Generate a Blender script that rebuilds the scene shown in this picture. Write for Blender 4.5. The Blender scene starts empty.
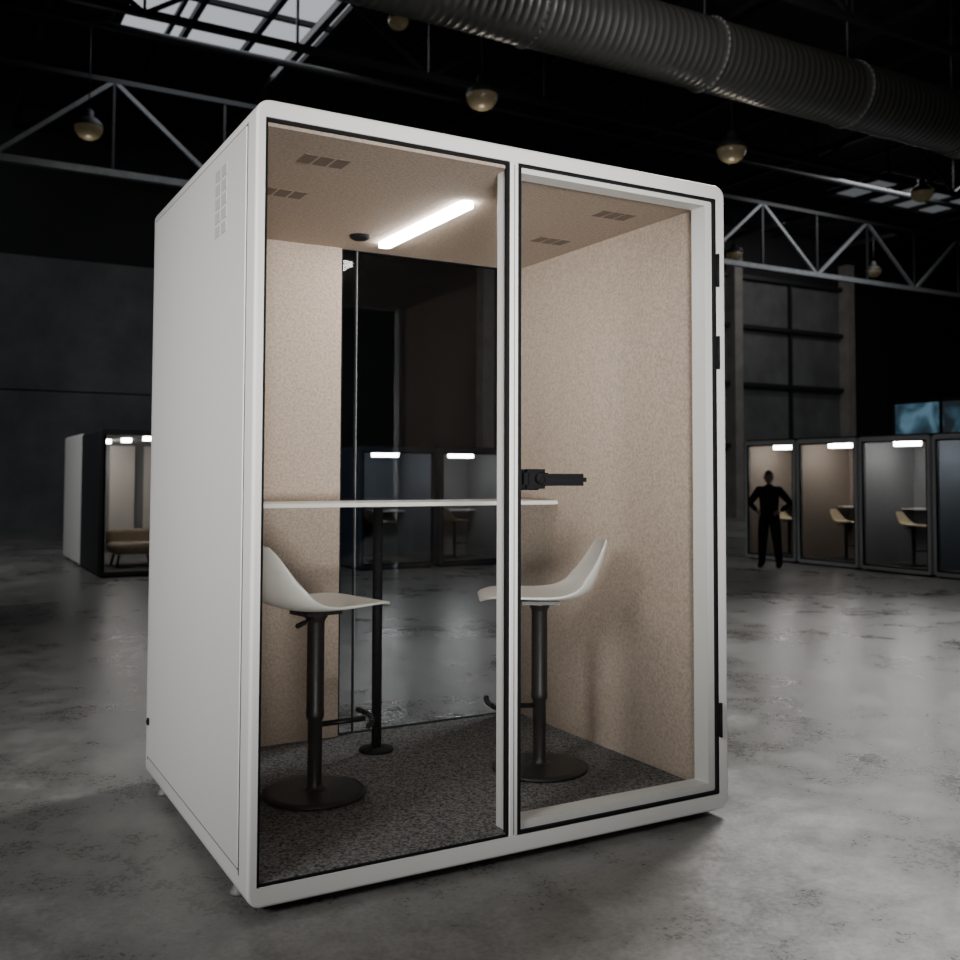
import bpy, bmesh, math, random
import numpy as np
from mathutils import Vector, Matrix
random.seed(4)
scene=bpy.context.scene
COL=bpy.context.collection
W,D,H=1.809,1.4516,2.311
ZB=-0.013  # booth underside
FZ=-0.04   # hall floor

# ------------------------------------------------------------------ materials
def new_mat(name):
    m=bpy.data.materials.new(name); m.use_nodes=True
    nt=m.node_tree; b=nt.nodes['Principled BSDF']
    return m,nt,b
def mat(name,col,rough=0.5,metal=0.0,noise=None,bump=0.0,bscale=200,var=0.0,emit=None,es=0.0,spec=.5,dist=.004):
    m,nt,b=new_mat(name)
    b.inputs['Base Color'].default_value=(*col,1); b.inputs['Roughness'].default_value=rough
    b.inputs['Metallic'].default_value=metal; b.inputs['Specular IOR Level'].default_value=spec
    if var>0 or bump>0:
        tc=nt.nodes.new('ShaderNodeTexCoord'); n=nt.nodes.new('ShaderNodeTexNoise')
        n.inputs['Scale'].default_value=bscale; n.inputs['Detail'].default_value=5; n.inputs['Roughness'].default_value=.65
        nt.links.new(tc.outputs['Object'],n.inputs['Vector'])
        if var>0:
            r=nt.nodes.new('ShaderNodeValToRGB')
            r.color_ramp.elements[0].position=.36; r.color_ramp.elements[1].position=.64
            r.color_ramp.elements[0].color=(*[c*(1-var) for c in col],1)
            r.color_ramp.elements[1].color=(*[min(1,c*(1+var)) for c in col],1)
            nt.links.new(n.outputs['Fac'],r.inputs['Fac']); nt.links.new(r.outputs['Color'],b.inputs['Base Color'])
        if bump>0:
            bp=nt.nodes.new('ShaderNodeBump'); bp.inputs['Strength'].default_value=bump; bp.inputs['Distance'].default_value=dist
            nt.links.new(n.outputs['Fac'],bp.inputs['Height']); nt.links.new(bp.outputs['Normal'],b.inputs['Normal'])
    if emit:
        b.inputs['Emission Color'].default_value=(*emit,1); b.inputs['Emission Strength'].default_value=es
    return m
M={}
M['white']=mat('powder_coat_white',(.60,.595,.58),.45)
M['shell']=mat('seat_plastic',(.58,.565,.52),.4)
M['top']=mat('laminate_white',(.66,.64,.60),.4)
M['black']=mat('black_rubber',(.005,.005,.006),.7,spec=.15)
M['blackmetal']=mat('black_metal',(.008,.0078,.0075),.42,metal=.2,spec=.3)
M['bronze']=mat('dark_bronze_metal',(.018,.0165,.015),.42,metal=.4)
M['felt']=mat('beige_felt',(.375,.302,.245),.95,bump=.65,bscale=92,var=.19,spec=.1,dist=.004)
M['carpet']=mat('grey_carpet',(.160,.157,.153),1.0,bump=1.0,bscale=100,var=.78,spec=.05,dist=.01)
M['led']=mat('led_diffuser',(1,1,1),.5,emit=(1,.97,.93),es=46)
M['podled']=mat('pod_led',(1,1,1),.5,emit=(1,.98,.95),es=38)
M['podwhite']=mat('pod_grey_panel',(.36,.37,.375),.5)
M['poddark']=mat('pod_dark_panel',(.012,.013,.015),.6)
M['podnavy']=mat('pod_navy_panel',(.02,.028,.05),.5)
M['podgrey']=mat('pod_interior_grey',(.17,.172,.175),.8,var=.1,bscale=60)
M['podblue']=mat('pod_interior_blue',(.075,.09,.11),.8,var=.1,bscale=60)
M['podbeige']=mat('pod_interior_beige',(.22,.18,.145),.8,var=.1,bscale=60)
M['steel']=mat('galvanised_steel_truss',(.22,.23,.24),.5,metal=.3,var=.15,bscale=6)
M['steeldark']=mat('dark_and_shaded_steel',(.030,.032,.034),.5,metal=.3)  # dark metal parts; on the trusses its darkness stands in for shade
M['ceil']=mat('dark_roof_deck',(.012,.013,.014),.8,var=.2,bscale=3)
M['walldark']=mat('dark_wall_paint',(.010,.011,.012),.8,var=.2,bscale=1)
M['wallconc']=mat('concrete_wall',(.12,.124,.128),.85,var=.22,bscale=.8,bump=.1)
M['column']=mat('concrete_column',(.24,.23,.215),.8,var=.15,bscale=2)
M['lampbowl']=mat('lamp_bowl_amber_glass',(.17,.145,.095),.25,emit=(1,.75,.4),es=.02)
M['skin']=mat('skin',(.10,.06,.042),.6)
M['cloth']=mat('black_clothing',(.006,.006,.007),.9,spec=.1)
M['hair']=mat('black_hair',(.008,.007,.006),.6)
M['skylight']=mat('skylight_panel',(.2,.22,.24),.5,emit=(.9,.94,1),es=.55)
M['skylight_dim']=mat('skylight_panel_dim',(.2,.22,.24),.5,emit=(.9,.94,1),es=.10)  # same panel as the other skylight, dimmer light set as weaker glow
M['gap']=mat('panel_gap_shadow',(.06,.06,.06),.8)
M['vent']=mat('vent_grey',(.42,.42,.41),.55)
M['foot']=mat('foot_plastic',(.15,.15,.15),.5)

# duct: galvanised metal
m,nt,b=new_mat('spiral_duct_metal'); M['duct']=m
b.inputs['Base Color'].default_value=(.46,.455,.44,1); b.inputs['Metallic'].default_value=.85
tc=nt.nodes.new('ShaderNodeTexCoord'); n=nt.nodes.new('ShaderNodeTexNoise'); n.inputs['Scale'].default_value=2.5; n.inputs['Detail'].default_value=4
nt.links.new(tc.outputs['Object'],n.inputs['Vector'])
mr=nt.nodes.new('ShaderNodeMapRange'); mr.inputs['To Min'].default_value=.25; mr.inputs['To Max'].default_value=.45
nt.links.new(n.outputs['Fac'],mr.inputs['Value']); nt.links.new(mr.outputs['Result'],b.inputs['Roughness'])

# polished concrete floor
m,nt,b=new_mat('polished_concrete'); M['floor']=m
tc=nt.nodes.new('ShaderNodeTexCoord')
def nz(scale,detail=6,rough=.6,dist=0.0):
    n=nt.nodes.new('ShaderNodeTexNoise'); n.inputs['Scale'].default_value=scale; n.inputs['Detail'].default_value=detail
    n.inputs['Roughness'].default_value=rough; n.inputs['Distortion'].default_value=dist
    nt.links.new(tc.outputs['Object'],n.inputs['Vector']); return n
n1=nz(.8,10,.68,.3); n2=nz(4.0,10,.72,.2); n3=nz(60,6,.75)
def madd(a,k,c):
    q=nt.nodes.new('ShaderNodeMath'); q.operation='MULTIPLY_ADD'; q.inputs[1].default_value=k
    nt.links.new(a,q.inputs[0])
    if c is None: q.inputs[2].default_value=0
    else: nt.links.new(c,q.inputs[2])
    return q.outputs[0]
mix=madd(n1.outputs['Fac'],.42,madd(n2.outputs['Fac'],.30,madd(n3.outputs['Fac'],.28,None)))
r=nt.nodes.new('ShaderNodeValToRGB'); e=r.color_ramp.elements
e[0].position=.39; e[0].color=(.066,.063,.056,1); e[1].position=.61; e[1].color=(.26,.255,.245,1)
k=r.color_ramp.elements.new(.5); k.color=(.148,.145,.138,1)
nt.links.new(mix,r.inputs['Fac']); nt.links.new(r.outputs['Color'],b.inputs['Base Color'])
mr=nt.nodes.new('ShaderNodeMapRange'); mr.inputs['From Min'].default_value=.40; mr.inputs['From Max'].default_value=.60
mr.inputs['To Min'].default_value=.22; mr.inputs['To Max'].default_value=.42
nt.links.new(mix,mr.inputs['Value']); nt.links.new(mr.outputs['Result'],b.inputs['Roughness'])
bp=nt.nodes.new('ShaderNodeBump'); bp.inputs['Strength'].default_value=.30; bp.inputs['Distance'].default_value=.006
nt.links.new(mix,bp.inputs['Height']); nt.links.new(bp.outputs['Normal'],b.inputs['Normal'])

# thin glass
def glass(name,tint,base=.035,k=.8):
    m=bpy.data.materials.new(name); m.use_nodes=True; nt=m.node_tree; nt.nodes.clear()
    o=nt.nodes.new('ShaderNodeOutputMaterial'); t=nt.nodes.new('ShaderNodeBsdfTransparent'); g=nt.nodes.new('ShaderNodeBsdfGlossy')
    t.inputs['Color'].default_value=(*tint,1); g.inputs['Roughness'].default_value=0.0
    lw=nt.nodes.new('ShaderNodeLayerWeight'); lw.inputs['Blend'].default_value=.5
    p=nt.nodes.new('ShaderNodeMath'); p.operation='POWER'; p.inputs[1].default_value=5
    a=nt.nodes.new('ShaderNodeMath'); a.operation='MULTIPLY_ADD'; a.inputs[1].default_value=k; a.inputs[2].default_value=base
    mx=nt.nodes.new('ShaderNodeMixShader')
    nt.links.new(lw.outputs['Facing'],p.inputs[0]); nt.links.new(p.outputs[0],a.inputs[0]); nt.links.new(a.outputs[0],mx.inputs[0])
    nt.links.new(t.outputs[0],mx.inputs[1]); nt.links.new(g.outputs[0],mx.inputs[2]); nt.links.new(mx.outputs[0],o.inputs[0])
    return m
M['glass']=glass('clear_glass',(.97,.975,.975),.02); M['glassdark']=glass('tinted_glass',(.84,.86,.88),.02)
M['glasspod']=glass('antireflective_glass',(.95,.95,.95),.0,.05)

# ------------------------------------------------------------------ mesh helpers
def link(o,parent=None):
    COL.objects.link(o)
    if parent is not None: o.parent=parent
    return o
def empty(name,loc=(0,0,0),rz=0):
    o=bpy.data.objects.new(name,None); o.empty_display_size=.1; o.location=loc; o.rotation_euler=(0,0,rz); COL.objects.link(o); return o
def finish(bm,name,mt,parent=None,smooth=False,loc=(0,0,0)):
    bmesh.ops.recalc_face_normals(bm,faces=bm.faces)
    me=bpy.data.meshes.new(name); bm.to_mesh(me); bm.free()
    for x in (mt if isinstance(mt,(list,tuple)) else [mt]): me.materials.append(x)
    if smooth:
        for p in me.polygons: p.use_smooth=True
    o=bpy.data.objects.new(name,me); o.location=loc
    return link(o,parent)
def bbox(bm,x0,x1,y0,y1,z0,z1,mi=0):
    vs=[bm.verts.new((x,y,z)) for x in (x0,x1) for y in (y0,y1) for z in (z0,z1)]
    for f in ((0,1,3,2),(4,6,7,5),(0,4,5,1),(2,3,7,6),(0,2,6,4),(1,5,7,3)):
        fc=bm.faces.new([vs[i] for i in f]); fc.material_index=mi
def box(name,x0,x1,y0,y1,z0,z1,mt,parent=None,bev=0.0,seg=2):
    bm=bmesh.new(); bbox(bm,x0,x1,y0,y1,z0,z1)
    if bev>0: bmesh.ops.bevel(bm,geom=bm.edges[:],offset=bev,segments=seg,affect='EDGES',profile=.5)
    return finish(bm,name,mt,parent)
def beam(bm,a,b,r,n=8,r2=None,mi=0,square=False):
    a=Vector(a); b=Vector(b); d=(b-a).normalized()
    up=Vector((0,0,1)) if abs(d.z)<.95 else Vector((1,0,0))
    s=d.cross(up).normalized(); t=s.cross(d)
    if square: n=4
    off=math.pi/4 if square else 0
    r2=r if r2 is None else r2
    A=[];B=[]
    for i in range(n):
        an=2*math.pi*i/n+off; v=s*math.cos(an)+t*math.sin(an)
        A.append(bm.verts.new(a+v*r)); B.append(bm.verts.new(b+v*r2))
    for i in range(n):
        f=bm.faces.new((A[i],A[(i+1)%n],B[(i+1)%n],B[i])); f.material_index=mi; f.smooth=not square
    for L in (A[::-1],B):
        f=bm.faces.new(L); f.material_index=mi
def lathe(bm,prof,cx=0,cy=0,cz=0,n=40,mi=0,smooth=True):
    rings=[]
    for (r,z) in prof:
        if r<1e-5: rings.append([bm.verts.new((cx,cy,cz+z))])
        else: rings.append([bm.verts.new((cx+r*math.cos(2*math.pi*i/n),cy+r*math.sin(2*math.pi*i/n),cz+z)) for i in range(n)])
    for a,b in zip(rings,rings[1:]):
        for i in range(n):
            j=(i+1)%n
            if len(a)==1 and len(b)==1: continue
            if len(a)==1: f=bm.faces.new((a[0],b[i],b[j]))
            elif len(b)==1: f=bm.faces.new((a[i],a[j],b[0]))
            else: f=bm.faces.new((a[i],a[j],b[j],b[i]))
            f.smooth=smooth; f.material_index=mi
def rrect(x0,x1,z0,z1,r,n=8):
    pts=[]
    for cx,cz,a0 in ((x1-r,z1-r,0),(x0+r,z1-r,90),(x0+r,z0+r,180),(x1-r,z0+r,270)):
        for i in range(n+1):
            a=math.radians(a0+90*i/n); pts.append((cx+r*math.cos(a),cz+r*math.sin(a)))
    return pts
def ring(name,o,ro,i,ri,y0,y1,mt,parent=None,bev=0.0,n=8):
    """rectangular ring in XZ, extruded along Y"""
    bm=bmesh.new(); po=rrect(*o,ro,n); pi=rrect(*i,ri,n); N=len(po)
    v=[[bm.verts.new((p[0],y,p[1])) for p in P] for P,y in ((po,y0),(pi,y0),(po,y1),(pi,y1))]
    for k in range(N):
        j=(k+1)%N
        bm.faces.new((v[0][k],v[0][j],v[1][j],v[1][k])); bm.faces.new((v[2][k],v[3][k],v[3][j],v[2][j]))
        bm.faces.new((v[0][k],v[2][k],v[2][j],v[0][j])).smooth=True
        bm.faces.new((v[1][k],v[1][j],v[3][j],v[3][k]))
    if bev>0:
        ed=[bm.edges.get((v[q][k],v[q][(k+1)%N])) for q in (0,2) for k in range(N)]
        bmesh.ops.bevel(bm,geom=[e for e in ed if e],offset=bev,segments=4,affect='EDGES',profile=.5)
    return finish(bm,name,mt,parent)

# ------------------------------------------------------------------ stool
_st={}
def stool_meshes():
    if _st: return _st
    # seat shell : (x forward, z up, side curl)
    P=[(.240,.670,0),(.222,.683,.0),(.165,.687,.004),(.08,.681,.008),(-.01,.674,.014),(-.09,.670,.028),(-.155,.680,.050),(-.200,.712,.064),(-.228,.766,.052),(-.246,.830,.032),(-.258,.886,.014),(-.262,.910,.006)]
    Wd=[.12,.155,.185,.20,.205,.208,.205,.195,.178,.158,.132,.095]
    bm=bmesh.new(); nv=13; G=[]
    for k,(x,z,c) in enumerate(P):
        a=P[max(0,k-1)]; b=P[min(len(P)-1,k+1)]
        t=Vector((b[0]-a[0],0,b[1]-a[1])).normalized(); nr=Vector((t.z,0,-t.x))
        if k<6 and nr.z<0: nr=-nr
        if k>=6 and nr.x<0: nr=-nr
        row=[]
        for j in range(nv):
            v=-1+2*j/(nv-1); s=math.sin(v*math.pi/2*.92)/math.sin(math.pi/2*.92)
            row.append(bm.verts.new(Vector((x,s*Wd[k],z))+nr*(c*abs(v)**2.2)))
        G.append(row)
    for a,b in zip(G,G[1:]):
        for j in range(nv-1): bm.faces.new((a[j],a[j+1],b[j+1],b[j])).smooth=True
    bmesh.ops.recalc_face_normals(bm,faces=bm.faces)
    me=bpy.data.meshes.new('seat_shell'); bm.to_mesh(me); bm.free(); me.materials.append(M['shell']); _st['shell']=me
    bm=bmesh.new()
    lathe(bm,[(0,0),(.170,0),(.186,.003),(.189,.009),(.185,.015),(.16,.018),(.06,.021),(.032,.024),(.0275,.03),(.0265,.05),(.0265,.27),(.031,.275),(.033,.285),(.033,.30),(.0315,.31),(.0315,.62),(.034,.628),(.045,.645),(.045,.652),(0,.652)])
    bbox(bm,-.075,.075,-.06,.06,.650,.664)
    me=bpy.data.meshes.new('pedestal'); bmesh.ops.recalc_face_normals(bm,faces=bm.faces); bm.to_mesh(me); bm.free(); me.materials.append(M['bronze']); _st['ped']=me
    bm=bmesh.new()
    beam(bm,(.02,0,.25),(.185,0,.262),.010,10)
    pr=None
    for i in range(9):
        t=-1+i/4; p=(.205-.03*t*t,.13*t,.265)
        if pr: beam(bm,pr,p,.0105,10)
        pr=p
    beam(bm,(0,0,.64),(-.05,-.10,.635),.005,8); beam(bm,(-.05,-.10,.635),(-.08,-.15,.63),.009,8)
    me=bpy.data.meshes.new('footrest'); bmesh.ops.recalc_face_normals(bm,faces=bm.faces); bm.to_mesh(me); bm.free(); me.materials.append(M['blackmetal']); _st['foot']=me
    return _st
def stool(name,x,y,z,rz,parent=None,s=1.0,rfoot=0,sub=2,shellmat=None):
    S=stool_meshes()
    e=empty(name,(x,y,z),rz); e.scale=(s,s,s)
    if parent is not None: e.parent=parent
    sm=S['shell']
    if shellmat:
        if 'shell2' not in S:
            S['shell2']=S['shell'].copy(); S['shell2'].materials.clear(); S['shell2'].materials.append(shellmat)
        sm=S['shell2']
    sh=link(bpy.data.objects.new('seat_shell',sm),e)
    md=sh.modifiers.new('t','SOLIDIFY'); md.thickness=.011; md.offset=-1
    md=sh.modifiers.new('s','SUBSURF'); md.levels=sub; md.render_levels=sub
    link(bpy.data.objects.new('pedestal',S['ped']),e)
    f=link(bpy.data.objects.new('footrest',S['foot']),e); f.rotation_euler=(0,0,rfoot)
    return e

# ------------------------------------------------------------------ main booth
B=empty('office_meeting_booth')
ring('outer_shell',(0,W,ZB,H),.045,(.028,W-.045,.045,2.258),.004,0,D,M['white'],B,bev=.010)
for nm,xa,xb in (('side_panel_l',-.004,.004),('side_panel_r',W-.004,W+.004)):
    box(nm,xa,xb,.088,1.402,.078,2.252,M['white'],B,bev=.0025)
for nm,xa in (('l',-.0008),('r',W-.0012)):
    bm=bmesh.new()
    for (y0,y1,z0,z1) in ((.080,.088,.06,2.26),(1.402,1.408,.06,2.26),(.085,1.405,2.252,2.257),(.085,1.405,.072,.078)):
        bbox(bm,xa,xa+.002,y0,y1,z0,z1)
    finish(bm,'panel_gap_'+nm,M['gap'],B)
# side vent
bm=bmesh.new()
for rr in range(5):
    for cc in range(2):
        y0=.30+cc*.072; z0=2.165-rr*.046
        bbox(bm,-.0055,-.003,y0,y0+.064,z0,z0+.036)
bmesh.ops.bevel(bm,geom=bm.edges[:],offset=.001,segments=2,affect='EDGES')
finish(bm,'side_vent',M['vent'],B)
bm=bmesh.new(); beam(bm,(-.003,1.375,.22),(-.010,1.375,.22),.015,16); beam(bm,(-.010,1.375,.22),(-.013,1.375,.22),.008,16)
finish(bm,'cable_port',M['black'],B)
# feet
bm=bmesh.new()
for x in (.034,W-.06):
    for y in (.2,1.25): lathe(bm,[(0,FZ),(.024,FZ),(.026,FZ+.008),(.020,FZ+.014),(.014,ZB+.004),(0,ZB+.004)],x,y,0,20)
finish(bm,'levelling_feet',M['foot'],B)
box('underside_shade',.05,W-.05,.05,D-.05,-.030,ZB+.001,M['black'],B)  # black slab standing in for the shadow line under the booth
# inner linings
IX0,IX1=.05,1.746; IY1=1.39; IZ1=2.25
box('lining_right',IX1,W-.04,.09,D-.01,.05,2.252,M['felt'],B)
box('lining_left',.026,IX0,.09,D-.01,.05,2.252,M['felt'],B)
box('ceiling_lining',.03,W-.046,.02,D-.01,IZ1-.012,2.258,M['felt'],B)
box('back_panel',IX0,.81,IY1,D-.006,.05,IZ1-.012,M['felt'],B)
box('back_panel_outer',.026,.812,D-.02,D+.003,.05,2.25,M['white'],B)
box('carpet',.03,W-.047,.012,D-.03,.043,.056,M['carpet'],B)
# ceiling vents
bm=bmesh.new()
zc=IZ1-.0125
def vent(cx,cy):
    for k in range(3):
        x0=cx-.08+k*.056; bbox(bm,x0,x0+.045,cy-.045,cy+.045,zc-.0015,zc+.002)
for c in ((.30,.25),(.30,.67),(1.53,.32),(1.55,.80)): vent(*c)
finish(bm,'ceiling_vents',mat('vent_felt',(.15,.11,.085),.9),B)
bm=bmesh.new(); lathe(bm,[(0,zc-.018),(.03,zc-.018),(.042,zc-.01),(.046,zc+.002)],.79,1.13,0,28)
finish(bm,'ceiling_sensor',M['black'],B)
# LED strip
bm=bmesh.new()
pts=rrect(.907,.963,.42,1.22,.0275,8)
lo=[bm.verts.new((p[0],p[1],zc-.020)) for p in pts]; hi=[bm.verts.new((p[0],p[1],zc+.002)) for p in pts]
bm.faces.new(lo)
for i in range(len(pts)): j=(i+1)%len(pts); bm.faces.new((lo[i],lo[j],hi[j],hi[i]))
finish(bm,'led_strip',M['led'],B)
# front glazing
ring('gasket_fixed',(.028,.862,.045,2.258),.006,(.037,.852,.053,2.249),.004,.006,.024,M['black'],B)
box('fixed_glass',.03,.86,.014,.0142,.05,2.25,M['glass'],B)
box('mullion',.862,.893,.002,.09,.044,2.259,M['white'],B,bev=.003)
box('mullion_seam',.8765,.8785,.0005,.004,.05,2.25,M['gap'],B)
# door
ring('door_gap',(.893,1.765,.044,2.260),.006,(.901,1.757,.052,2.252),.006,.006,.03,M['black'],B)
ring('door_frame',(.901,1.757,.052,2.252),.006,(.909,1.722,.084,2.230),.004,.014,.088,M['white'],B,bev=.001)
ring('door_gasket',(.893,1.764,.046,2.257),.006,(.904,1.754,.057,2.248),.008,.001,.0138,M['black'],B)
box('door_glass',.902,1.756,.008,.0082,.056,2.250,M['glass'],B)
# hinges
bm=bmesh.new()
for z in (1.985,1.675,.315):
    bbox(bm,1.757,1.772,-.007,.012,z-.06,z+.06); beam(bm,(1.765,-.009,z-.062),(1.765,-.009,z+.062),.006,12)
finish(bm,'door_hinges',M['black'],B)
# handle
bm=bmesh.new()
bbox(bm,.906,.998,-.03,.0,1.170,1.235)
bmesh.ops.bevel(bm,geom=bm.edges[:],offset=.012,segments=4,affect='EDGES')
beam(bm,(.955,-.028,1.203),(.955,-.062,1.203),.018,16)
b2=bmesh.new(); bbox(b2,.935,1.118,-.082,-.055,1.180,1.220); bmesh.ops.bevel(b2,geom=b2.edges[:],offset=.0125,segments=4,affect='EDGES')
tmp=bpy.data.meshes.new('t'); b2.to_mesh(tmp); b2.free(); bm.from_mesh(tmp)
finish(bm,'door_handle',M['black'],B)
box('door_lock_inside',.905,.99,.014,.05,1.165,1.235,M['black'],B,bev=.008)
# rear glazing
ring('rear_gasket',(.812,W-.044,.044,2.257),.006,(.822,W-.056,.056,2.236),.004,1.405,1.44,M['black'],B)
box('rear_glass',.815,W-.05,1.42,1.4202,.05,2.25,M['glassdark'],B)
box('rear_glass_joint',.888,.893,1.41,1.43,.05,2.24,M['poddark'],B)
box('rear_joint_seal',.893,.8955,1.412,1.43,.05,2.24,M['podwhite'],B)
# table
T=empty('wall_table')
bm=bmesh.new(); bbox(bm,IX0+.001,IX1-.001,1.035,IY1-.001,1.081,1.098)
bmesh.ops.bevel(bm,geom=bm.edges[:],offset=.003,segments=2,affect='EDGES'); finish(bm,'table_top',M['top'],T)
bm=bmesh.new(); beam(bm,(.87,1.10,.07),(.87,1.10,1.080),.021,20)
lathe(bm,[(0,.056),(.072,.056),(.074,.062),(.070,.068),(.02,.074),(0,.074)],.87,1.10,0,32)
finish(bm,'table_leg',M['black'],T)
bm=bmesh.new(); bbox(bm,.80,.94,1.05,1.2,1.075,1.0815); finish(bm,'table_bracket',M['blackmetal'],T)
# stools
stool('bar_stool',.445,.68,.056,math.radians(12),rfoot=math.radians(-26))
stool('bar_stool',1.33,.55,.056,math.radians(153),rfoot=math.radians(18))

# ------------------------------------------------------------------ hall shell
def wall(name,x0,x1,y0,y1,z0,z1,mt): return box(name,x0,x1,y0,y1,z0,z1,mt)
wall('floor',-16,34,-12,20.2,FZ-.2,FZ,M['floor'])
ZC=9.0
wall('ceiling',-16,34,-12,20.2,ZC,ZC+.2,M['ceil'])
wall('wall_back',-16,34,20,20.2,FZ,ZC,M['walldark'])
wall('wall_left',-16.2,-16,-12,20.2,FZ,ZC,M['walldark'])
wall('wall_right',34,34.2,-12,20.2,FZ,ZC,M['walldark'])
wall('wall_front',-16,34,-12.2,-12,FZ,ZC,M['walldark'])
bm=bmesh.new()
x=-15.9
while x<6.5:
    bbox(bm,x,min(x+4.96,6.6),19.9,20.0,FZ,2.95); bbox(bm,x,min(x+4.96,6.6),19.9,20.0,2.98,5.8); x+=5
finish(bm,'wall_panel_concrete',M['wallconc'])
bm=bmesh.new()
for (xa,xb) in ((16,20.7),(20.95,25.7)):
    for za,zb in ((FZ,2.1),(2.2,4.0),(4.1,5.8),(5.9,7.4)): bbox(bm,xa,xb,19.92,20.0,za,zb)
finish(bm,'wall_panel_metal',M['wallconc'])
bm=bmesh.new()
for x in (12.0,20.8,25.8): bbox(bm,x-.16,x+.16,19.55,19.93,FZ,8.2)
finish(bm,'wall_columns',M['column'])
bm=bmesh.new()
for z in (2.15,4.05,5.85,7.4): bbox(bm,14,26,19.75,19.9,z-.06,z+.06)
for x in (18.4,23.3): bbox(bm,x-.04,x+.04,19.8,19.92,FZ,7.4)
finish(bm,'wall_girts',M['steeldark'])
def truss(name,Y,z0,h,x0,x1,step,mts,r=.06):
    bm=bmesh.new()
    beam(bm,(x0,Y,z0),(x1,Y,z0),r*1.35,square=True); beam(bm,(x0,Y,z0+h),(x1,Y,z0+h),r*1.0,square=True,mi=len(mts)-1)
    x=x0; k=0
    while x+step<=x1+.01:
        beam(bm,(x,Y,z0),(x,Y,z0+h),r*.5,square=True,mi=len(mts)-1)
        if k%2: beam(bm,(x,Y,z0+h),(x+step,Y,z0),r*.8,square=True)
        else: beam(bm,(x,Y,z0),(x+step,Y,z0+h),r*.8,square=True)
        x+=step; k+=1
    return finish(bm,name,mts)
truss('roof_truss',14.9,6.35,1.6,-15.2,33,1.9,[M['steel'],M['steeldark']])  # top chord and posts darkened by colour to sink into roof shade
truss('roof_truss',10.6,7.3,1.4,-15.2,33,2.1,[M['steeldark']],.05)  # this truss and the next: weaker light given as darker steel
truss('roof_truss',6.2,7.4,1.3,-15.2,33,2.1,[M['steeldark']],.05)
bm=bmesh.new()
for x in range(-12,33,4): 
    beam(bm,(x+.7,-11.9,8.55),(x+.7,19.9,8.55),.09,square=True); beam(bm,(x+2.7,-11.9,8.85),(x+2.7,19.9,8.85),.05,square=True)
finish(bm,'roof_beams',M['steeldark'])
bm=bmesh.new()
for (y,z,r) in ((12.6,7.9,.06),(13.1,8.1,.04),(8.9,8.2,.05)): beam(bm,(-15,y,z),(33,y,z),r,10)
finish(bm,'roof_pipes',M['steeldark'])
def skylight(n,x0,x1,y0,y1,nx,mt):
    e=empty(n)
    bm=bmesh.new(); bbox(bm,x0,x1,y0,y1,ZC-.03,ZC-.01); finish(bm,'glazing',mt,e)
    bm=bmesh.new()
    for i in range(nx+1):
        x=x0+(x1-x0)*i/nx; bbox(bm,x-.05,x+.05,y0-.05,y1+.05,ZC-.14,ZC-.03)
    for y in (y0,(y0+y1)/2,y1): bbox(bm,x0-.05,x1+.05,y-.04,y+.04,ZC-.12,ZC-.031)
    finish(bm,'mullions',M['steeldark'],e)
skylight('window_1',1.9,5.2,11.4,15.0,3,M['skylight'])
skylight('window_2',20.5,25.0,13.9,15.9,4,M['skylight_dim'])
# duct
Du=empty('ventilation_duct')
yc,zc2,R=7.9,7.3,.5
bm=bmesh.new()
x=0.0; rings=[]
while x<14.7:
    rings+= [(x,R),(x+.012,R+.007),(x+.03,R+.007),(x+.042,R)]; x+=.12
rings+=[(14.75,R),(14.78,R+.05),(14.86,R+.05),(14.88,R),(15.4,.33),(15.45,.36),(15.5,.33),(32,.33)]
N=48; prev=None
for (xx,rr) in rings:
    cur=[bm.verts.new((xx,yc+rr*math.cos(2*math.pi*i/N),zc2+rr*math.sin(2*math.pi*i/N))) for i in range(N)]
    if prev:
        for i in range(N):
            f=bm.faces.new((prev[i],prev[(i+1)%N],cur[(i+1)%N],cur[i])); f.smooth=True
    prev=cur
finish(bm,'spiral_pipe',M['duct'],Du)
bm=bmesh.new()
for xx in (2.9,5.9,8.9,11.9,14.5):
    for i in range(32):
        a=2*math.pi*i/32; b_=2*math.pi*(i+1)/32
        beam(bm,(xx,yc+(R+.02)*math.cos(a),zc2+(R+.02)*math.sin(a)),(xx,yc+(R+.02)*math.cos(b_),zc2+(R+.02)*math.sin(b_)),.018,6)
    beam(bm,(xx,yc,zc2+R),(xx,yc,ZC),.015,6)
finish(bm,'hangers',M['steel'],Du)
# high bay lamps
def lamp(x,y,z,r=.26,e=18):
    o=empty('pendant_lamp',(x,y,z))
    bm=bmesh.new(); lathe(bm,[(0,-.9*r),(.35*r,-.86*r),(.7*r,-.68*r),(.93*r,-.35*r),(r,0),(.97*r,.05*r)],n=28); finish(bm,'bowl',M['lampbowl'],o)
    bm=bmesh.new(); lathe(bm,[(1.02*r,.0),(1.02*r,.07*r),(.9*r,.35*r),(.6*r,.62*r),(.35*r,.7*r),(.33*r,1.15*r),(.2*r,1.3*r),(0,1.3*r)],n=28)
    beam(bm,(0,0,1.3*r),(0,0,8.5-z),.012,6); finish(bm,'housing_and_cord',M['steeldark'],o)
    if e:
        l=bpy.data.lights.new('bulb','POINT'); l.energy=e; l.color=(1,.9,.76); l.shadow_soft_size=.1
        q=link(bpy.data.objects.new('bulb',l),o); q.location=(0,0,-r*1.9)
lamp(6.3,9.85,6.85,.24,4); lamp(1.35,13.75,6.7,.22,2.5); lamp(10.6,9.15,6.55,.24,4); lamp(5.0,10.0,7.75,.15,0)
lamp(16.8,10.2,7.0,.22,0); lamp(24.0,17.2,7.4,.22,0); lamp(17.8,16.6,7.1,.22,0)

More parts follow.
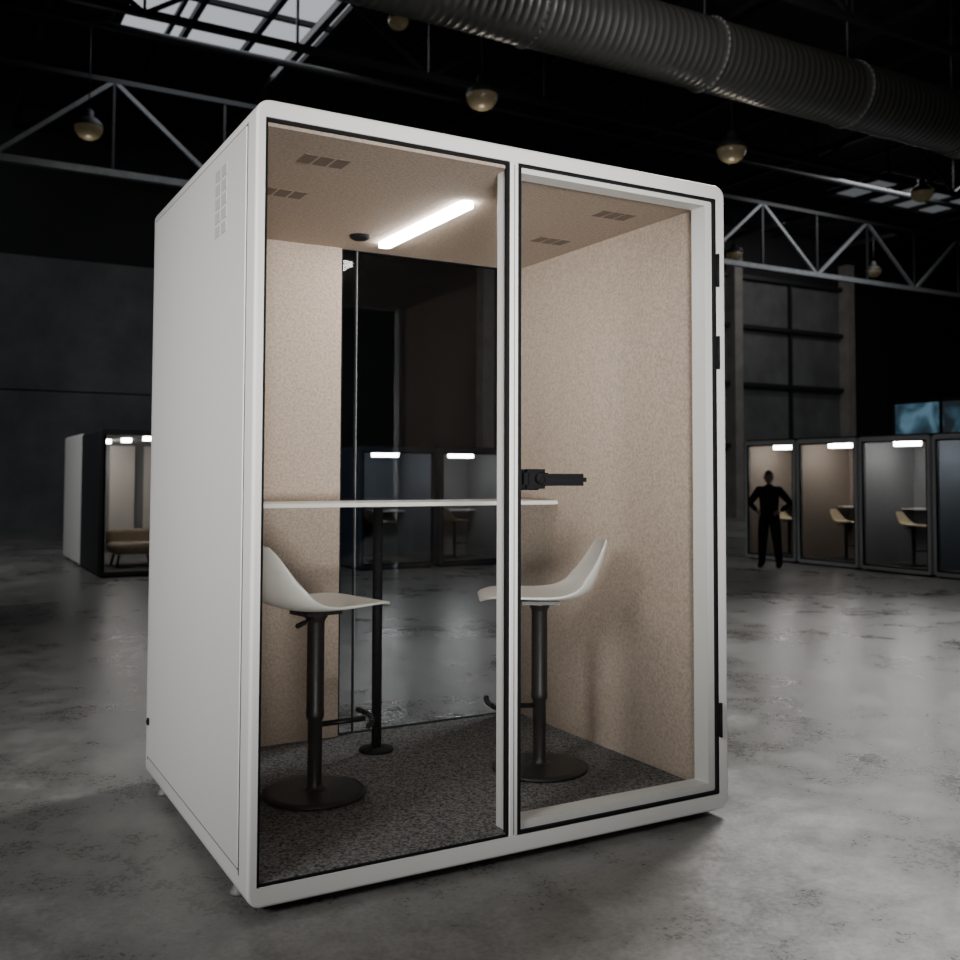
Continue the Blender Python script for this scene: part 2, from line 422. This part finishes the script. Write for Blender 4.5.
# ------------------------------------------------------------------ background pods (built facing -Y in local space)
M['stoolbeige']=mat('beige_seat_plastic',(.48,.40,.26),.5)
def pod(name,x,y,rz,w,d,h,ext,inn,led=True,lights=1,table=True):
    e=empty(name,(x,y,FZ),rz)
    t=.045
    ring('frame',(0,w,.02,h),.05,(t,w-t,.07,h-.06),.01,0,d,ext,e,bev=.01,n=4)
    box('back_lining',t,w-t,d-.06,d-.02,.07,h-.06,inn,e)
    box('side_lining_l',t-.002,t+.012,.06,d-.03,.07,h-.06,inn,e); box('side_lining_r',w-t-.012,w-t+.002,.06,d-.03,.07,h-.06,inn,e)
    box('rug',t,w-t,.02,d-.06,.066,.075,M['carpet'],e)
    ring('black_gasket',(t-.002,w-t+.002,.068,h-.058),.01,(t+.02,w-t-.02,.09,h-.08),.01,.006,.025,M['black'],e,n=3)
    box('glass',t,w-t,.015,.0152,.07,h-.06,M['glasspod'],e)
    box('roof_unit',.02,w-.02,.03,d-.03,h-.002,h+.02,M['poddark'],e)
    box('plinth',.05,w-.05,.05,d-.05,0,.03,M['black'],e)
    if led:
        for k in range(lights):
            yy=.30+k*(d-.4)/max(1,lights)
            box('led_%d'%(k+1),w*.3,w*.62,yy,yy+.10,h-.12,h-.062,M['podled'],e,bev=.004)
    if table: box('shelf',t+.013,w-t-.013,d-.32,d-.061,h*.45,h*.45+.02,M['top'],e)
    stool('bar_stool',w*.45,d*.42,.075,math.radians(10),e,.78,sub=1,shellmat=M['stoolbeige'])
    return e
ph=1.78
rows=[(8.45,1.0,M['podwhite'],M['podbeige']),(7.42,1.06,M['podwhite'],M['podbeige']),(6.33,1.08,M['podwhite'],M['podgrey']),(5.22,1.08,M['podwhite'],M['podblue']),(4.11,1.08,M['podwhite'],M['podgrey']),(3.0,1.08,M['podnavy'],M['podblue'])]
for (yy,w,ex,inn) in rows:
    pod('phone_booth',10.15,yy,-math.pi/2,w,1.1,ph,ex,inn)
for xx,inn in ((4.15,M['podblue']),(5.32,M['podgrey']),(6.49,M['podblue'])):
    pod('phone_booth',xx,9.25,0,1.12,1.2,1.62,M['podnavy'],inn)
# lounge booth at left
L=empty('lounge_booth',(1.03,9.85,FZ))
lw,ld,lh=2.6,3.3,1.80
ring('frame',(0,lw,.02,lh),.05,(.05,lw-.05,.07,lh-.07),.01,0,1.5,M['poddark'],L,bev=.01,n=4)
ring('rear_frame',(0,lw,.02,lh),.05,(.05,lw-.05,.07,lh-.07),.01,1.5,ld,M['white'],L,bev=.01,n=4)
box('back_lining',.05,lw-.05,ld-.08,ld-.02,.07,lh-.07,M['podgrey'],L)
bm=bmesh.new()
for k in range(5): bbox(bm,.12+k*.5,.12+k*.5+.36,ld-.14,ld-.081,.12,lh-.12)
finish(bm,'acoustic_panels',mat('acoustic_white',(.55,.51,.46),.8),L)
box('rug',.05,lw-.05,.02,ld-.08,.066,.076,M['carpet'],L)
box('glass',.05,lw-.05,.02,.0202,.07,lh-.07,M['glasspod'],L)
bm=bmesh.new()
for x in (.05,.66,1.28,1.9,lw-.08): bbox(bm,x,x+.03,.005,.04,.07,lh-.07)
finish(bm,'glazing_bars',M['black'],L)
for k in range(4): box('led_%d'%(k+1),.20+k*.14,.30+k*.14,2.7-k*.75,2.88-k*.75,lh-.115,lh-.071,M['podled'],L,bev=.004)
box('plinth',.05,lw-.05,.05,ld-.05,0,.03,M['black'],L)
mup=mat('beige_upholstery',(.40,.32,.23),.9,var=.1,bscale=40)
def lounge(x,y):
    e=empty('lounge_chair',(x,y,.076)); e.parent=L
    box('seat_cushion',-.3,.3,-.28,.28,.16,.30,mup,e,bev=.06,seg=4); box('backrest',-.3,.3,.2,.34,.26,.46,mup,e,bev=.05,seg=4)
    bm=bmesh.new()
    for a in (-.24,.24):
        for b_ in (-.22,.22): beam(bm,(a,b_,0),(a*.85,b_*.85,.18),.015,8)
    finish(bm,'legs',M['blackmetal'],e)
lounge(.55,.75); lounge(1.35,.9)
# blue wall screen over right booths
m,nt,b=new_mat('blue_display') 
tc=nt.nodes.new('ShaderNodeTexCoord'); n=nt.nodes.new('ShaderNodeTexNoise'); n.inputs['Scale'].default_value=1.8; n.inputs['Detail'].default_value=3; n.inputs['Distortion'].default_value=1.0
nt.links.new(tc.outputs['Object'],n.inputs['Vector'])
r=nt.nodes.new('ShaderNodeValToRGB'); r.color_ramp.elements[0].position=.36; r.color_ramp.elements[0].color=(.03,.04,.05,1); r.color_ramp.elements[1].position=.66; r.color_ramp.elements[1].color=(.20,.38,.52,1)
k=r.color_ramp.elements.new(.5); k.color=(.06,.14,.20,1)
nt.links.new(n.outputs['Fac'],r.inputs['Fac']); nt.links.new(r.outputs['Color'],b.inputs['Emission Color']); b.inputs['Emission Strength'].default_value=.42
b.inputs['Base Color'].default_value=(.02,.03,.04,1)
SC=empty('wall_screen')
bm=bmesh.new(); bbox(bm,16.05,16.1,7.2,10.35,1.75,2.65); finish(bm,'display',m,SC)
bm=bmesh.new()
for y in (7.2,8.25,9.3,10.35): bbox(bm,16.0,16.12,y-.02,y+.02,FZ,2.7)
bbox(bm,16.0,16.12,7.16,10.39,2.64,2.70); bbox(bm,16.0,16.12,7.16,10.39,1.70,1.76)
finish(bm,'display_frame',M['steeldark'],SC)

# ------------------------------------------------------------------ person, hands on hips
def skinmesh(name,verts,edges,rad,root,mt,parent,lv=2):
    me=bpy.data.meshes.new(name); me.from_pydata(verts,edges,[]); me.materials.append(mt)
    o=link(bpy.data.objects.new(name,me),parent)
    md=o.modifiers.new('skin','SKIN'); md.use_smooth_shade=True
    for i,sv in enumerate(me.skin_vertices[0].data):
        r=rad[i]; sv.radius=(r if isinstance(r,tuple) else (r,r)); sv.use_root=(i==root)
    sb=o.modifiers.new('sub','SUBSURF'); sb.levels=lv; sb.render_levels=lv
    return o
Pn=empty('standing_person',(9.20,7.02,FZ),math.radians(-62)); Pn.scale=(.755,)*3
V=[(0,0,.96),(0,.0,1.10),(0,-.005,1.25),(0,0,1.40),(0,0,1.47),(0,-.005,1.53),
   (-.09,0,.92),(-.125,-.01,.50),(-.15,.02,.10),(-.16,-.10,.045),
   (.09,0,.92),(.135,-.01,.50),(.165,.02,.10),(.18,-.10,.045),
   (-.18,0,1.41),(-.37,.05,1.17),(-.21,-.06,1.04),
   (.18,0,1.41),(.37,.05,1.17),(.21,-.06,1.04)]
E=[(0,1),(1,2),(2,3),(3,4),(4,5),(0,6),(6,7),(7,8),(8,9),(0,10),(10,11),(11,12),(12,13),(3,14),(14,15),(15,16),(3,17),(17,18),(18,19)]
Rr=[(.17,.13),(.165,.12),(.19,.13),(.17,.11),.075,.06,.12,.088,.066,.045,.12,.088,.066,.045,.085,.062,.038,.085,.062,.038]
skinmesh('clothed_body',V,E,Rr,0,M['cloth'],Pn)
bm=bmesh.new(); bmesh.ops.create_uvsphere(bm,u_segments=24,v_segments=18,radius=1)
for v in bm.verts:
    x,y,z=v.co; k=1-.22*max(0,-z); v.co=Vector((x*.080*k,y*.098*(k if y>0 else 1),z*.120))
    if y<-.75 and abs(x)<.22 and -.35<z<.1: v.co.y-=.018
    if abs(x)>.93 and abs(z)<.25: v.co.x*=1.14
    if y<-.6 and abs(abs(x)-.38)<.14 and abs(z-.08)<.12: v.co.y+=.008
for v in bm.verts: v.co+=Vector((0,-.012,1.635))
for f in bm.faces: f.smooth=True
finish(bm,'head',M['skin'],Pn)
bm=bmesh.new(); bmesh.ops.create_uvsphere(bm,u_segments=24,v_segments=16,radius=1)
for v in list(bm.verts):
    if v.co.z<(-.35 if v.co.y>0 else .35): bm.verts.remove(v)
for v in bm.verts: v.co=Vector((v.co.x*.088,v.co.y*.107,v.co.z*.128))+Vector((0,-.006,1.64))
finish(bm,'hair',M['hair'],Pn,smooth=True)
for sx,nm in ((-1,'hand_l'),(1,'hand_r')):
    pv=[(sx*.21,-.06,1.04),(sx*.18,-.09,1.015)]; pe=[(0,1)]; pr=[.028,(.036,.022)]
    for q in range(4):
        i=len(pv); pv+=[(sx*(.165-.004*q),-.115,1.03-.019*q),(sx*.135,-.135,1.022-.021*q),(sx*(.108+.006*abs(q-1)),-.142,1.014-.021*q)]; pe+=[(1,i),(i,i+1),(i+1,i+2)]; pr+=[.011,.010,.008]
    i=len(pv); pv+=[(sx*.18,-.05,1.045),(sx*.17,-.01,1.05)]; pe+=[(0,i),(i,i+1)]; pr+=[.013,.011]
    skinmesh(nm,pv,pe,pr,0,M['skin'],Pn,1)

# ------------------------------------------------------------------ lights
def area(name,loc,target,size,energy,color=(1,1,1),size_y=None,spread=None):
    l=bpy.data.lights.new(name,'AREA'); l.energy=energy; l.color=color; l.size=size
    if size_y: l.shape='RECTANGLE'; l.size_y=size_y
    if spread: l.spread=math.radians(spread)
    o=link(bpy.data.objects.new(name,l)); o.location=loc
    o.rotation_euler=(Vector(target)-Vector(loc)).to_track_quat('-Z','Y').to_euler(); return o
area('side_key_light',(-4.2,-1.8,3.2),(0.0,.8,1.2),2.0,32,(1,.992,.975),spread=50)  # unseen soft key placed at left for the booth side
area('front_fill_light',(-1.2,-5.6,.95),(1.0,.2,1.75),1.3,34,(1,.985,.96),spread=30)  # added low fill, aimed up through the glass to lift the booth ceiling
area('skylight_light',(3.6,13.2,8.6),(3.6,13.2,0),3.2,50,(.92,.95,1),size_y=3.4)
area('hall_fill_light',(7.5,3.5,7.6),(3.2,-.6,0),2.0,300,(1,.985,.96),spread=90)  # added lamp, brightens the floor at front right
area('hall_fill_light',(19,12.5,8.2),(19,13,0),3.0,200,(.97,.98,1))  # added overhead lamp for a sheen on the right-hand floor
area('hall_fill_light',(-4.0,8.5,6.0),(.6,12,.8),1.5,60,(.98,.99,1),spread=90)  # added lamp, lifts the lounge booth side and the floor at left
area('duct_fill_light',(4.5,3.6,6.4),(9.0,7.9,7.3),.5,22,(1,.97,.92),spread=75)  # added lamp that gives the duct its highlight
area('wall_fill_light',(-2,16.5,8.3),(-2,20,3.2),3.0,30,(.95,.97,1),size_y=1.0)  # added unseen lamp, lifts the back wall panels at left
area('wall_fill_light',(22,17.0,8.3),(22.5,20,4),5.0,42,(1,.97,.93),size_y=.8)  # added likewise for the wall panels and columns at right

w=bpy.data.worlds.new('World'); scene.world=w; w.use_nodes=True
w.node_tree.nodes['Background'].inputs[0].default_value=(.5,.52,.55,1); w.node_tree.nodes['Background'].inputs[1].default_value=.004

# ------------------------------------------------------------------ camera
yaw,pit,roll=.5123,.041802,.0032079
fw=np.array([math.sin(yaw)*math.cos(pit),math.cos(yaw)*math.cos(pit),math.sin(pit)])
r_=np.array([math.cos(yaw),-math.sin(yaw),0]); u_=np.cross(r_,fw)
r2=r_*math.cos(roll)+u_*math.sin(roll); u2=-r_*math.sin(roll)+u_*math.cos(roll)
cd=bpy.data.cameras.new('camera'); cam=bpy.data.objects.new('camera',cd); COL.objects.link(cam)
cam.matrix_world=Matrix(((r2[0],u2[0],-fw[0],-.8208),(r2[1],u2[1],-fw[1],-2.788),(r2[2],u2[2],-fw[2],1.2145),(0,0,0,1)))
cd.sensor_width=36; cd.lens=990.5/960*36; cd.shift_y=-46.33/960
cd.dof.use_dof=True; cd.dof.focus_distance=3.4; cd.dof.aperture_fstop=3.6
scene.camera=cam
